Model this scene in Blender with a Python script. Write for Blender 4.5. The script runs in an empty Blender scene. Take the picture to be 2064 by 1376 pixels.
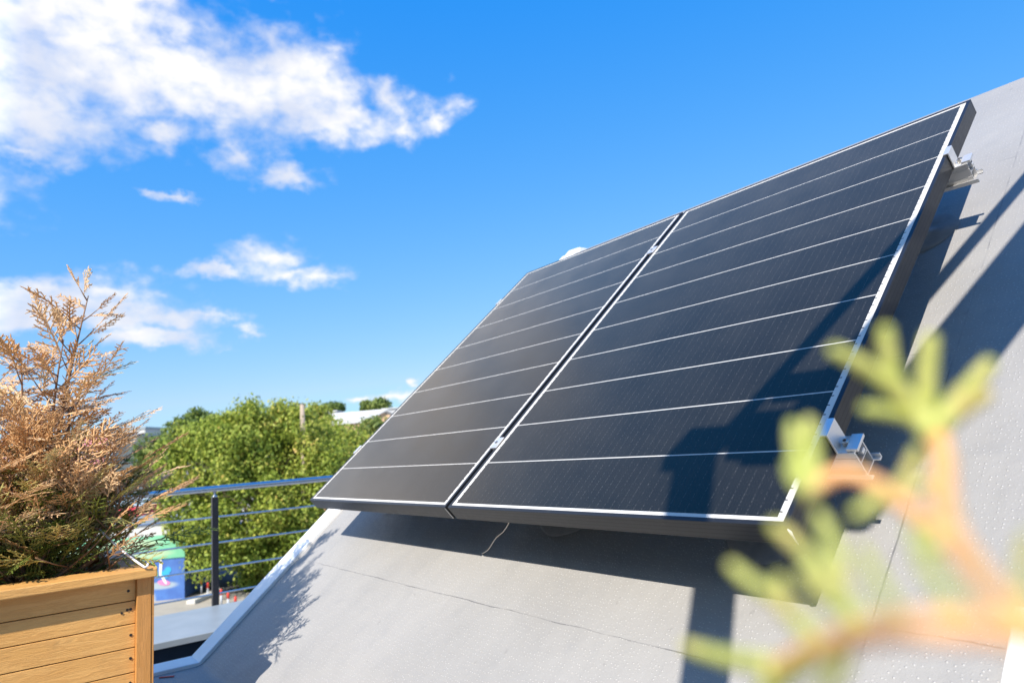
import bpy, math, random
import numpy as np
from mathutils import Matrix, Vector
scene = bpy.context.scene
col = scene.collection
R = np.array([[0.5986314531394068, 0.797888395253652, -0.07081307811241586],
              [-0.1620914688373274, 0.03408763600894288, -0.9861867920437185],
              [-0.7844531464927399, 0.6018406282321549, 0.1497368330330427]])
C = np.array([2.896397732209355, -1.0808364096634453, 0.16838581432175234])
FPX = 1375.06
# ------------------------------------------------------------------ camera
cd = bpy.data.cameras.new('camera'); cam = bpy.data.objects.new('camera', cd); col.objects.link(cam)
M = Matrix.Identity(4)
for k in range(3):
    M[k][0] = R[0][k]; M[k][1] = -R[1][k]; M[k][2] = -R[2][k]; M[k][3] = C[k]
cam.matrix_world = M
cd.sensor_width = 36.0; cd.lens = FPX / 2064 * 36.0
cd.clip_start = 0.01; cd.clip_end = 6000
cd.dof.use_dof = True; cd.dof.focus_distance = 1.7; cd.dof.aperture_fstop = 4.0
cd.dof.aperture_blades = 9
scene.camera = cam
scene.view_settings.view_transform = 'Standard'; scene.view_settings.look = 'None'
scene.view_settings.exposure = 0.64; scene.view_settings.gamma = 1.0
# ------------------------------------------------------------------ sun and sky
SUN = Vector((-0.317, 0.6679, -0.6733)).normalized()      # direction the light travels
sd = bpy.data.lights.new('sun', 'SUN'); sd.energy = 5.0; sd.angle = math.radians(0.5); sd.color = (1.0, 0.93, 0.83)
so = bpy.data.objects.new('sun', sd); col.objects.link(so)
so.rotation_euler = SUN.to_track_quat('-Z', 'Y').to_euler(); so.location = (3, -6, 8)
world = bpy.data.worlds.new('World'); scene.world = world; world.use_nodes = True


class NT:
    """small helper for building node trees"""
    def __init__(s, tree):
        s.t = tree; s.n = tree.nodes; s.l = tree.links
    def node(s, typ, **kw):
        n = s.n.new(typ)
        for k, v in kw.items(): setattr(n, k, v)
        return n
    def put(s, sock, v):
        if v is None: return
        if isinstance(v, bpy.types.NodeSocket): s.l.new(v, sock)
        else:
            if isinstance(v, (tuple, list)) and sock.type == 'RGBA' and len(v) == 3: v = (*v, 1)
            sock.default_value = v
    def math(s, op, a, b=None, c=None, clamp=False):
        n = s.node('ShaderNodeMath', operation=op, use_clamp=clamp)
        s.put(n.inputs[0], a); s.put(n.inputs[1], b)
        if c is not None: s.put(n.inputs[2], c)
        return n.outputs[0]
    def vec(s, op, a, b=None):
        n = s.node('ShaderNodeVectorMath', operation=op)
        s.put(n.inputs[0], a)
        if b is not None: s.put(n.inputs[1], b)
        return n.outputs['Value'] if op in ('LENGTH', 'DOT_PRODUCT', 'DISTANCE') else n.outputs[0]
    def sstep(s, x, a, b):
        n = s.node('ShaderNodeMapRange', interpolation_type='SMOOTHSTEP')
        s.put(n.inputs[0], x); s.put(n.inputs[1], a); s.put(n.inputs[2], b)
        return n.outputs[0]
    def noise(s, vec, scale, detail=4, rough=.55, dims='3D', out=0, dist=0):
        n = s.node('ShaderNodeTexNoise', noise_dimensions=dims)
        s.put(n.inputs['Vector'], vec); n.inputs['Scale'].default_value = scale
        n.inputs['Detail'].default_value = detail; n.inputs['Roughness'].default_value = rough
        n.inputs['Distortion'].default_value = dist
        return n.outputs[out]
    def mix(s, f, a, b, typ='MIX'):
        n = s.node('ShaderNodeMix', data_type='RGBA', blend_type=typ)
        s.put(n.inputs[0], f); s.put(n.inputs[6], a); s.put(n.inputs[7], b)
        return n.outputs[2]
    def comb(s, x, y, z=0.0):
        n = s.node('ShaderNodeCombineXYZ'); s.put(n.inputs[0], x); s.put(n.inputs[1], y); s.put(n.inputs[2], z)
        return n.outputs[0]
    def sep(s, v):
        n = s.node('ShaderNodeSeparateXYZ'); s.put(n.inputs[0], v); return n.outputs


def build_world():
    w = NT(world.node_tree); w.n.clear()
    out = w.node('ShaderNodeOutputWorld'); bg = w.node('ShaderNodeBackground')
    w.l.new(bg.outputs[0], out.inputs[0])
    sky = w.node('ShaderNodeTexSky', sky_type='NISHITA', sun_disc=False)
    sky.sun_elevation = math.asin(-SUN.z)
    sky.sun_rotation = math.atan2(-SUN.x, -SUN.y)
    sky.altitude = 200; sky.air_density = 1.0; sky.dust_density = 0.6; sky.ozone_density = 2.2
    # deep, saturated summer blue: per channel grading of the physical sky
    sc = w.node('ShaderNodeSeparateColor'); w.put(sc.inputs[0], w.vec('MULTIPLY', sky.outputs[0], (SKY, SKY, SKY)))
    r_ = w.math('MINIMUM', w.math('MAXIMUM', w.math('MULTIPLY_ADD', sc.outputs[0], .60, -.058), .012), .32)
    g_ = w.math('MINIMUM', w.math('MULTIPLY', w.math('POWER', sc.outputs[1], .66), .545), .56)
    b_ = w.math('MULTIPLY', w.math('POWER', sc.outputs[2], .14), .69)
    cb = w.node('ShaderNodeCombineColor'); w.put(cb.inputs[0], r_); w.put(cb.inputs[1], g_); w.put(cb.inputs[2], b_)
    skyc = cb.outputs[0]
    d = w.node('ShaderNodeTexCoord').outputs['Generated']
    rot = w.node('ShaderNodeVectorRotate', rotation_type='Z_AXIS'); w.put(rot.inputs['Vector'], d)
    rot.inputs['Angle'].default_value = -math.radians(155)
    x, y, z = w.sep(rot.outputs[0])
    A = w.math('MULTIPLY', w.math('ARCTAN2', y, x), 57.29578)
    E = w.math('MULTIPLY', w.math('ARCSINE', z), 57.29578)
    P = w.comb(A, E)
    nz = w.node('ShaderNodeTexNoise', noise_dimensions='3D'); w.put(nz.inputs['Vector'], w.vec('MULTIPLY', P, (1, 1.7, 1)))
    nz.inputs['Scale'].default_value = .16; nz.inputs['Detail'].default_value = 7; nz.inputs['Roughness'].default_value = .58
    wv = w.vec('SUBTRACT', nz.outputs['Color'], (.5, .5, .5))
    n3 = w.node('ShaderNodeTexNoise', noise_dimensions='3D'); w.put(n3.inputs['Vector'], w.vec('ADD', w.vec('MULTIPLY', P, (1, 1.3, 1)), (7.3, 2.2, 1.1)))
    n3.inputs['Scale'].default_value = .55; n3.inputs['Detail'].default_value = 5; n3.inputs['Roughness'].default_value = .6
    Pw = w.vec('ADD', P, w.vec('MULTIPLY', wv, (6.0, 3.0, 0)))
    Pw = w.vec('ADD', Pw, w.vec('MULTIPLY', w.vec('SUBTRACT', n3.outputs['Color'], (.5, .5, .5)), (3.2, 1.9, 0)))
    # clouds by bearing (degrees left of 155) and elevation, half sizes in degrees
    ells = [(21.1,29.6,10.7,4.2),(12.5,28.6,8.3,3.1),(5.1,28.8,5.9,3.3),(20.5,32.8,7.1,2.6),(24.7,24.4,6.7,2.2),
            (2.2,26.8,5.1,1.8),(-3.4,28.3,2.0,1.4),(-4.1,26.1,2.6,.9),(-7.7,27.1,1.9,1.3),(8.7,23.8,2.1,1.3),
            (5.8,22.1,2.2,.8),(15,25,2.2,.9),(24.2,21.9,2.9,.6),(14.5,20.6,1.3,.35),(7.5,16,2.9,1.3),(11.4,15.1,2.,.55),
            (3.5,14.5,2.4,.8),(5.4,14.7,2.8,.7),(18,13.4,3.3,1.1),(21.5,12,7,1.3),(23.8,11,3.5,1.0),(16.6,11.3,5.1,.85),
            (15.6,9.8,3.8,.75),(9.1,10.8,1.3,.5),(11.8,11.4,1.5,.5),(.4,4.6,1.3,.35),(-2.2,4.6,2.2,.5),(-4.5,5.7,.5,.3),
            (38,30,14,5),(31.5,20.5,6,4),(34,25,10,3),(60,24,14,4),(90,32,20,5),(-105,32,18,4),(-120,26,22,5),(150,20,25,4),(12,38,9,2.5),(45,9,9,2)]  # unseen clouds beyond the left edge are added for the panel's reflections
    dens = None
    for a, e, rx, ry in ells:
        small = rx < 3.4 and ry < 1.5
        gs = 1.75 if small else 1.12
        q = w.vec('LENGTH', w.vec('MULTIPLY', w.vec('SUBTRACT', Pw, (a, e, 0)), (1 / (rx * gs), 1 / (ry * gs), 0)))
        if small: q = w.math('ADD', q, .42)
        dens = q if dens is None else w.math('SMOOTH_MIN', dens, q, .3)
    fine = w.noise(w.vec('ADD', w.vec('MULTIPLY', P, (1, 1.5, 1)), w.vec('MULTIPLY', wv, (2, 2, 0))), .42, 7, .52)
    base = w.math('MINIMUM', w.math('MULTIPLY', w.math('SUBTRACT', 1.06, dens), 1.3), .80)
    field = w.math('ADD', base, w.math('MULTIPLY', w.math('SUBTRACT', fine, .5), 1.9))
    mask = w.sstep(field, -.40, 1.08)
    # cloud body: thick parts brighter, some greyer undersides
    sh = w.noise(w.vec('ADD', w.vec('MULTIPLY', P, (1, 1.5, 1)), (3.1, -.6, 2)), .16, 4, .5)
    tone = w.math('MULTIPLY', w.sstep(sh, .34, .6), w.sstep(field, -.3, .7))
    tone = w.math('MULTIPLY', tone, w.math('MAXIMUM', w.math('MAXIMUM', w.sstep(E, 22.5, 28.5), w.sstep(E, 20, 17)), w.sstep(A, 8, 2)))   # grey undersides of the big bank
    cc = w.mix(tone, (.50, .53, .615), (.72, .70, .67))
    refl_boost = w.math('MULTIPLY_ADD', w.math('MULTIPLY', w.sstep(A, 23.5, 31), w.sstep(A, 80, 50)), 1.5, 1.0)   # clouds left of the view brightened to add pale reflection in the panel
    cc = w.vec('MULTIPLY', cc, w.comb(refl_boost, refl_boost, refl_boost))
    final = w.mix(w.math('MULTIPLY', mask, .96), skyc, cc)
    w.put(bg.inputs['Color'], final); bg.inputs['Strength'].default_value = 1.0


SKY = 0.15
build_world()


# ------------------------------------------------------------------ helpers
def at(x, y, depth):
    """point at forward distance depth seen at photo pixel x, y"""
    return C + (R.T @ np.array([(x - 1032) / FPX, (y - 688) / FPX, 1.0])) * depth


def onz(x, y, z):
    d = R.T @ np.array([(x - 1032) / FPX, (y - 688) / FPX, 1.0])
    return C + d * (z - C[2]) / d[2]


class MB:
    def __init__(s): s.v = []; s.f = []; s.attr = []
    def add(s, v, f):
        o = len(s.v); s.v += [tuple(map(float, p)) for p in v]; s.f += [tuple(i + o for i in q) for q in f]
        return s
    def box(s, a, b, M=None):
        (x0, y0, z0), (x1, y1, z1) = a, b
        vs = [(x0,y0,z0),(x1,y0,z0),(x1,y1,z0),(x0,y1,z0),(x0,y0,z1),(x1,y0,z1),(x1,y1,z1),(x0,y1,z1)]
        if M is not None: vs = [tuple(M @ Vector(p)) for p in vs]
        return s.add(vs, [(0,3,2,1),(4,5,6,7),(0,1,5,4),(1,2,6,5),(2,3,7,6),(3,0,4,7)])
    def prism(s, poly, axis, h0, h1):
        """polygon in the two other axes, extruded along axis"""
        n = len(poly); vs = []
        for h in (h0, h1):
            for a, b in poly:
                vs.append({'x': (h, a, b), 'y': (a, h, b), 'z': (a, b, h)}[axis])
        fs = [tuple(range(n))[::-1], tuple(range(n, 2 * n))] + [(i, (i + 1) % n, n + (i + 1) % n, n + i) for i in range(n)]
        return s.add(vs, fs)
    def tube(s, pts, rad, n=8, cap=True):
        pts = [Vector(p) for p in pts]
        if not hasattr(rad, '__len__'): rad = [rad] * len(pts)
        rings = []; up = Vector((0.13, .21, 1))
        for i, p in enumerate(pts):
            t = (pts[min(i + 1, len(pts) - 1)] - pts[max(i - 1, 0)]).normalized()
            if abs(t.dot(up.normalized())) > .95: up = Vector((1, .1, 0))
            u = t.cross(up).normalized(); w = u.cross(t)
            rings.append([p + (u * math.cos(k * 2 * math.pi / n) + w * math.sin(k * 2 * math.pi / n)) * rad[i] for k in range(n)])
        vs = [q for r in rings for q in r]; fs = []
        for i in range(len(pts) - 1):
            for k in range(n):
                fs.append((i*n+k, i*n+(k+1) % n, (i+1)*n+(k+1) % n, (i+1)*n+k))
        if cap: fs.append(tuple(range(n))[::-1]); fs.append(tuple(range((len(pts)-1)*n, len(pts)*n)))
        return s.add(vs, fs)
    def disc(s, c, nrm, r, n=16, h=0.0):
        c = Vector(c); nrm = Vector(nrm).normalized()
        return s.tube([c, c + nrm * h], r, n)
    def build(s, name, mat=None, parent=None, bevel=0, smooth=False, loc=None):
        me = bpy.data.meshes.new(name); me.from_pydata(s.v, [], s.f); me.update()
        return link(name, me, mat, parent, bevel, smooth, loc)


def link(name, me, mat=None, parent=None, bevel=0, smooth=False, loc=None):
    o = bpy.data.objects.new(name, me); col.objects.link(o)
    if mat: me.materials.append(mat)
    if parent: o.parent = parent
    if loc is not None: o.location = loc
    if bevel:
        b = o.modifiers.new('bevel', 'BEVEL'); b.width = bevel; b.segments = 2; b.limit_method = 'ANGLE'
    if smooth:
        me.polygons.foreach_set('use_smooth', [True] * len(me.polygons))
    return o


def arrmesh(name, V, Q, mat, parent=None, tint=None):
    """quads mesh from numpy arrays with an optional per-vertex tint (colour variation)"""
    me = bpy.data.meshes.new(name); nq = len(Q)
    me.vertices.add(len(V)); me.vertices.foreach_set('co', np.asarray(V, np.float32).ravel())
    me.loops.add(nq * 4); me.loops.foreach_set('vertex_index', np.asarray(Q, np.int32).ravel())
    me.polygons.add(nq); me.polygons.foreach_set('loop_start', np.arange(0, nq * 4, 4, dtype=np.int32))
    me.update(calc_edges=True)
    if tint is not None:
        a = me.attributes.new('tint', 'FLOAT', 'POINT'); a.data.foreach_set('value', np.asarray(tint, np.float32))
    return link(name, me, mat, parent)


def tag(o, label=None, cat=None, group=None, kind=None):
    if label: o['label'] = label
    if cat: o['category'] = cat
    if group: o['group'] = group
    if kind: o['kind'] = kind
    return o


def empty(name, loc=(0, 0, 0), M=None):
    o = bpy.data.objects.new(name, None); col.objects.link(o); o.empty_display_size = .1
    if M is not None: o.matrix_world = M
    else: o.location = loc
    return o


def mat(name, color=(.5, .5, .5), rough=.5, metal=0.0, spec=.5, fn=None, trans=None):
    m = bpy.data.materials.new(name); m.use_nodes = True
    t = NT(m.node_tree); b = t.n['Principled BSDF']
    b.inputs['Base Color'].default_value = (*color, 1); b.inputs['Roughness'].default_value = rough
    b.inputs['Metallic'].default_value = metal; b.inputs['Specular IOR Level'].default_value = spec
    if fn: fn(t, b)
    return m


def objco(t): return t.node('ShaderNodeTexCoord').outputs['Object']


def bump(t, b, h, strength=.3, dist=.002):
    n = t.node('ShaderNodeBump'); n.inputs['Strength'].default_value = strength; n.inputs['Distance'].default_value = dist
    t.put(n.inputs['Height'], h); t.l.new(n.outputs[0], b.inputs['Normal'])


def mottled(c0, c1, scale, rough=.6, metal=0, bumps=0, detail=5, stretch=(1, 1, 1), dist=.002, spec=.5):
    def fn(t, b):
        v = t.vec('MULTIPLY', objco(t), stretch)
        n = t.noise(v, scale, detail, .6)
        t.put(b.inputs['Base Color'], t.mix(t.sstep(n, .3, .7), c0, c1))
        if bumps: bump(t, b, n, bumps, dist)
    return lambda nm: mat(nm, c0, rough, metal, spec, fn)


# ------------------------------------------------------------------ panel plane frame
TH = 0.7164663
UV = np.array([0, math.cos(TH), math.sin(TH)]); NN = np.array([0, -math.sin(TH), math.cos(TH)])
OFF = -0.236; PW = 1.10; PL = 1.7012; GAP = 0.0157; THK = 0.048
def plane(u, v, w): return np.array([u, 0, 0]) + v * UV + w * NN
def pmat(u, v, w):
    M = Matrix.Identity(4); p = plane(u, v, w)
    for k in range(3):
        M[k][0] = (1, 0, 0)[k]; M[k][1] = UV[k]; M[k][2] = NN[k]; M[k][3] = p[k]
    return M
FLOOR = -0.634
KINK = (FLOOR - OFF * math.cos(TH)) / math.sin(TH)
CREST = 2.39

# ------------------------------------------------------------------ materials
def membrane_fn(t, b):
    p = objco(t); x, y, z = t.sep(p)
    v = t.vec('DOT_PRODUCT', p, tuple(UV))
    uv2 = t.comb(x, v)
    vo = t.node('ShaderNodeTexVoronoi', voronoi_dimensions='2D', feature='F1')
    t.put(vo.inputs['Vector'], uv2); vo.inputs['Scale'].default_value = 88; vo.inputs['Randomness'].default_value = .55
    dots = t.math('SUBTRACT', 1.0, t.sstep(vo.outputs['Distance'], .07, .22))
    vary = t.sstep(t.noise(uv2, 60, 2, .5), .42, .58)
    dots = t.math('MULTIPLY', dots, vary)
    n1 = t.noise(uv2, 1.6, 5, .6); n2 = t.noise(uv2, 420, 2, .6); n3 = t.noise(uv2, 14, 4, .6)
    base = t.mix(t.sstep(n1, .25, .75), (.270, .263, .252), (.312, .304, .292))
    base = t.mix(t.math('MULTIPLY', t.sstep(n3, .5, .8), .25), base, (.232, .236, .24))
    streak = t.noise(t.comb(t.math('MULTIPLY', x, 7.0), t.math('MULTIPLY', v, .7)), 1.0, 5, .65)
    base = t.mix(t.math('MULTIPLY', t.sstep(streak, .52, .78), .22), base, (.18, .185, .19))
    spots = t.sstep(t.noise(uv2, 26, 2, .5), .70, .76)
    base = t.mix(t.math('MULTIPLY', spots, .3), base, (.17, .165, .155))
    base = t.mix(t.math('MULTIPLY', t.math('SUBTRACT', n2, .5), .8), base, (.15, .15, .15))
    base = t.mix(t.math('MULTIPLY', dots, .55), base, (.56, .55, .53))
    # lap joints between the membrane sheets: a crack line that comes and goes and a small step
    wob = t.math('MULTIPLY', t.math('SUBTRACT', t.noise(uv2, 7, 4, .65), .5), .013)
    strength = t.sstep(t.noise(uv2, 5.5, 4, .75), .36, .66)
    vs = t.math('ADD', v, wob); us = t.math('ADD', x, t.math('MULTIPLY', wob, .6))
    def line(c, at_, wd): return t.math('SUBTRACT', 1.0, t.sstep(t.math('ABSOLUTE', t.math('SUBTRACT', c, at_)), wd * .35, wd))
    left = t.math('LESS_THAN', x, 2.26); right = t.math('GREATER_THAN', x, 2.26)
    inner = t.math('MULTIPLY', left, t.math('GREATER_THAN', x, -.045))
    slope = t.math('GREATER_THAN', v, KINK + .12)
    lines = t.math('MULTIPLY', line(vs, -.142, .0021), inner)
    for c, m_ in ((1.718, left), (.755, left), (-.012, right), (-.95, left)):
        lines = t.math('MAXIMUM', lines, t.math('MULTIPLY', line(vs, c, .0022), m_))
    lines = t.math('MAXIMUM', lines, t.math('MULTIPLY', line(us, 2.259, .0026), slope))
    lines = t.math('MAXIMUM', lines, t.math('MULTIPLY', line(us, -.042, .0012), slope))
    lines = t.math('MULTIPLY', lines, strength)
    base = t.mix(t.math('MULTIPLY', lines, .75), base, (.09, .09, .095))
    t.put(b.inputs['Base Color'], base)
    t.put(b.inputs['Roughness'], t.mix(dots, (.55, .55, .55), (.42, .42, .42)))
    lap = t.math('ADD', t.math('LESS_THAN', vs, -.142), t.math('LESS_THAN', us, -.042))
    h = t.math('ADD', t.math('MULTIPLY', dots, .0012), t.math('MULTIPLY', n2, .0007))
    h = t.math('ADD', h, t.math('MULTIPLY', n3, .004)); h = t.math('ADD', h, t.math('MULTIPLY', lap, .0012))
    h = t.math('ADD', h, t.math('MULTIPLY', t.noise(uv2, 4.5, 2, .5), .012))
    bump(t, b, h, .9, 1.0)
M_mem = mat('roof_membrane', (.44, .44, .44), .55, fn=membrane_fn)
M_white = mottled((.72, .73, .73), (.80, .80, .79), 9, .35, bumps=.05)('white_metal')
M_wall = mottled((.55, .54, .52), (.62, .61, .58), 3, .8)('house_render')
M_cap = mottled((.24, .275, .30), (.275, .31, .335), 6, .4, bumps=.04)('grey_sheet_metal')
M_anth = mottled((.018, .026, .038), (.028, .036, .05), 5, .45)('anthracite_sheet')
M_black = mat('black_powder_coat', (.012, .012, .016), .4)
M_steel = mat('brushed_steel', (.62, .62, .63), .22, 1.0)
M_alu = mottled((.74, .74, .74), (.80, .79, .78), 60, .42, .75, .03, stretch=(1, 8, 8))('aluminium')
M_bolt = mat('bolt_steel', (.6, .58, .55), .25, 1.0)
def frame_fn(t, b):
    x, y, z = t.sep(objco(t))
    s_ = t.math('SINE', t.math('MULTIPLY', z, 2 * math.pi / .0115))
    g = t.sstep(s_, .90, .985)
    n = t.noise(objco(t), 40, 5, .7)
    base = t.mix(t.sstep(n, .55, .8), (.030, .033, .038), (.075, .072, .066))
    t.put(b.inputs['Base Color'], t.mix(t.math('MULTIPLY', g, .85), base, (.004, .004, .005)))
    t.put(b.inputs['Roughness'], t.math('ADD', .28, t.math('MULTIPLY', n, .22)))
M_frame = mat('black_anodised_frame', (.03, .03, .035), .35, .55, fn=frame_fn)


def glass_fn(t, b):
    x, y, z = t.sep(objco(t))
    # outline of the cell field
    bx = t.math('MINIMUM', t.math('SUBTRACT', x, .0255), t.math('SUBTRACT', PW - .0255, x))
    by = t.math('MINIMUM', t.math('SUBTRACT', y, .0185), t.math('SUBTRACT', PL - .0185, y))
    inside = t.math('GREATER_THAN', t.math('MINIMUM', bx, by), 0.0)
    # ten cell rows, white gaps between
    rv = t.math('DIVIDE', t.math('SUBTRACT', y, .0185), (PL - .037) / 10)
    fr = t.math('FRACT', rv); dd = t.math('MINIMUM', fr, t.math('SUBTRACT', 1.0, fr))
    gapl = t.math('LESS_THAN', dd, .0088)
    white = t.math('MAXIMUM', t.math('SUBTRACT', 1.0, inside), gapl)
    # small dark ribbon ends in the white side borders
    tk = t.math('FRACT', t.math('MULTIPLY', rv, 6.0))
    tick = t.math('MULTIPLY', t.math('LESS_THAN', t.math('ABSOLUTE', t.math('SUBTRACT', tk, .5)), .055),
                  t.math('MULTIPLY', t.math('GREATER_THAN', bx, -.0055), t.math('LESS_THAN', bx, 0.001)))
    white = t.math('MULTIPLY', white, t.math('SUBTRACT', 1.0, tick))
    # bus bars running up the slope, broken by the fine grid fingers
    fu = t.math('FRACT', t.math('DIVIDE', x, .0232)); du = t.math('ABSOLUTE', t.math('SUBTRACT', fu, .5))
    bus = t.math('SUBTRACT', 1.0, t.sstep(du, .014, .045))
    fv = t.math('FRACT', t.math('DIVIDE', y, .0088)); dv = t.math('ABSOLUTE', t.math('SUBTRACT', fv, .5))
    dash = t.math('ADD', .35, t.math('MULTIPLY', t.sstep(dv, .1, .3), .65))
    hl = t.math('SUBTRACT', 1.0, t.sstep(dv, .06, .16))
    fu2 = t.math('FRACT', t.math('DIVIDE', x, .0058)); d2 = t.math('ABSOLUTE', t.math('SUBTRACT', fu2, .5))
    fine = t.math('SUBTRACT', 1.0, t.sstep(d2, .06, .2))
    colv = t.noise(t.comb(t.math('MULTIPLY', x, 16.0), t.math('MULTIPLY', t.math('FLOOR', rv), 1.7), 0.0), 1.0, 4, .65)
    cell = t.mix(colv, (.004, .0042, .0044), (.0125, .0128, .013))
    cell = t.mix(t.math('MULTIPLY', hl, .35), cell, (.003, .004, .007))
    cell = t.mix(t.math('MULTIPLY', fine, .04), cell, (.16, .17, .18))
    cell = t.mix(t.math('MULTIPLY', t.math('MULTIPLY', t.math('MULTIPLY', bus, dash), t.sstep(t.noise(objco(t), 130, 2, .6), .35, .7)), .15), cell, (.42, .42, .42))
    dust_sheen = t.noise(objco(t), 5, 6, .65); sp = t.noise(objco(t), 500, 1, .5)
    cell = t.mix(t.math('ADD', t.math('MULTIPLY', t.sstep(dust_sheen, .35, .75), .006), t.math('MULTIPLY', t.sstep(sp, .66, .8), .09)), cell, (.45, .42, .38))
    # diffuse cells under a coated pane whose reflections are slightly warm
    # pale reflection painted into the diffuse colour, stronger at flat viewing angles
    lw = t.node('ShaderNodeLayerWeight'); lw.inputs['Blend'].default_value = .5
    cosv = t.math('SUBTRACT', 1.0, lw.outputs['Facing'])
    sheen = t.math('DIVIDE', t.math('ADD', .0005, t.math('MULTIPLY', dust_sheen, .0011)), t.math('POWER', cosv, 3.4))
    sheen = t.math('MINIMUM', sheen, .3)
    df = t.node('ShaderNodeBsdfDiffuse'); t.put(df.inputs['Color'], t.mix(sheen, t.mix(white, cell, (.60, .59, .57)), (.50, .475, .45)))
    gl = t.node('ShaderNodeBsdfGlossy'); gl.inputs['Color'].default_value = (1.0, .84, .66, 1)
    t.put(gl.inputs['Roughness'], t.math('ADD', .16, t.math('MULTIPLY', dust_sheen, .14)))
    fz = t.node('ShaderNodeFresnel'); fz.inputs['IOR'].default_value = 1.55
    mx = t.node('ShaderNodeMixShader'); t.l.new(fz.outputs[0], mx.inputs[0])
    t.l.new(df.outputs[0], mx.inputs[1]); t.l.new(gl.outputs[0], mx.inputs[2])
    t.l.new(mx.outputs[0], t.n['Material Output'].inputs['Surface'])
M_glass = mat('solar_glass', (.01, .012, .02), .12, 0, .5, fn=glass_fn)


def wood_fn(axis, c0, c1, c2, knots=True):
    def fn(t, b):
        p = objco(t)
        st = {'x': (1.2, 14, 14), 'y': (14, 1.2, 14), 'z': (14, 14, 1.2)}[axis]
        x, y, z = t.sep(p)
        rowid = t.math('FLOOR', t.math('DIVIDE', t.math('ADD', z, .126), .0715))
        pv = t.vec('ADD', t.vec('MULTIPLY', p, st), t.comb(t.math('MULTIPLY', rowid, 3.7), t.math('MULTIPLY', rowid, 1.3), 0.0))
        n = t.noise(pv, 3.2, 6, .6, dist=1.2)
        rings = t.math('SINE', t.math('MULTIPLY', n, 42.0))
        g = t.noise(t.vec('MULTIPLY', pv, (3, 3, 3)), 9, 4, .7)
        base = t.mix(t.sstep(n, .3, .72), c0, c1)
        wn = t.node('ShaderNodeTexWhiteNoise', noise_dimensions='1D'); t.put(wn.inputs['W'], rowid)
        base = t.mix(t.math('MULTIPLY', wn.outputs['Value'], .22), base, c2)
        base = t.mix(t.math('MULTIPLY', t.sstep(t.noise(p, 7, 5, .7), .52, .8), .35), base, (.22, .13, .06))
        base = t.mix(t.math('MULTIPLY', t.sstep(rings, .2, 1), .28), base, c2)
        base = t.mix(t.math('MULTIPLY', t.sstep(g, .5, .8), .3), base, c2)
        if knots:
            vo = t.node('ShaderNodeTexVoronoi', feature='F1'); t.put(vo.inputs['Vector'], p); vo.inputs['Scale'].default_value = 6.5
            k = t.math('SUBTRACT', 1.0, t.sstep(vo.outputs['Distance'], .035, .085))
            base = t.mix(t.math('MULTIPLY', k, .8), base, (.07, .03, .015))
        t.put(b.inputs['Base Color'], base)
        bump(t, b, t.math('ADD', g, rings), .25, .0012)
    return fn
OR0, OR1, OR2 = (.62, .325, .092), (.70, .39, .125), (.46, .21, .055)
M_woody = mat('varnished_planks', OR0, .5, fn=wood_fn('y', OR0, OR1, OR2))
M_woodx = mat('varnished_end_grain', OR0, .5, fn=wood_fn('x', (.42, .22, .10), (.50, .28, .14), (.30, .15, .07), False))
M_woodz = mat('varnished_posts', OR0, .5, fn=wood_fn('z', (.48, .22, .055), (.55, .26, .075), OR2, False))
M_grey_wood = mat('weathered_timber', (.25, .2, .15), .7, fn=wood_fn('y', (.26, .2, .15), (.34, .27, .2), (.16, .12, .09), False))
M_hole = mat('screw_hole', (.012, .01, .01), .6)
M_soil = mottled((.035, .022, .014), (.10, .06, .035), 60, .95, bumps=.8, dist=.01)('planter_soil')
M_cord = mat('white_cord', (.8, .8, .82), .6)


def leaf_mat(name, stops, transl=.3, rough=.55):
    m = bpy.data.materials.new(name); m.use_nodes = True; t = NT(m.node_tree); b = t.n['Principled BSDF']
    at_ = t.node('ShaderNodeAttribute', attribute_name='tint')
    cr = t.node('ShaderNodeValToRGB'); el = cr.color_ramp.elements
    while len(el) < len(stops): el.new(.5)
    for e, (p, c) in zip(el, stops): e.position = p; e.color = (*c, 1)
    t.l.new(at_.outputs['Fac'], cr.inputs[0])
    b.inputs['Roughness'].default_value = rough; b.inputs['Specular IOR Level'].default_value = .3
    t.l.new(cr.outputs[0], b.inputs['Base Color'])
    tr = t.node('ShaderNodeBsdfTranslucent'); t.l.new(cr.outputs[0], tr.inputs['Color'])
    mx = t.node('ShaderNodeMixShader'); mx.inputs[0].default_value = transl
    t.l.new(b.outputs[0], mx.inputs[1]); t.l.new(tr.outputs[0], mx.inputs[2])
    t.l.new(mx.outputs[0], t.n['Material Output'].inputs['Surface'])
    return m
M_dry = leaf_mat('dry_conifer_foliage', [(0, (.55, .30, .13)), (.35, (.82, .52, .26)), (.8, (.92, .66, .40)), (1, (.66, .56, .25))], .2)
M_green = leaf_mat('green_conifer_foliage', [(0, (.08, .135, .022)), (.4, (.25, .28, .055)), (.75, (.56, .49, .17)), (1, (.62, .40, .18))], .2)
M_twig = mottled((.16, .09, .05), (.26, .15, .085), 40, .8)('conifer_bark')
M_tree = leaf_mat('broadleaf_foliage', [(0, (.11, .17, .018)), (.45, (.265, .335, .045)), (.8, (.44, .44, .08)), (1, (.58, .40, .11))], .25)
M_tree2 = leaf_mat('far_tree_foliage', [(0, (.07, .12, .03)), (.6, (.16, .22, .045)), (1, (.3, .32, .08))], .3)
M_bark = mottled((.10, .075, .055), (.2, .15, .11), 6, .9, bumps=.5, dist=.03)('tree_bark')

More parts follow.
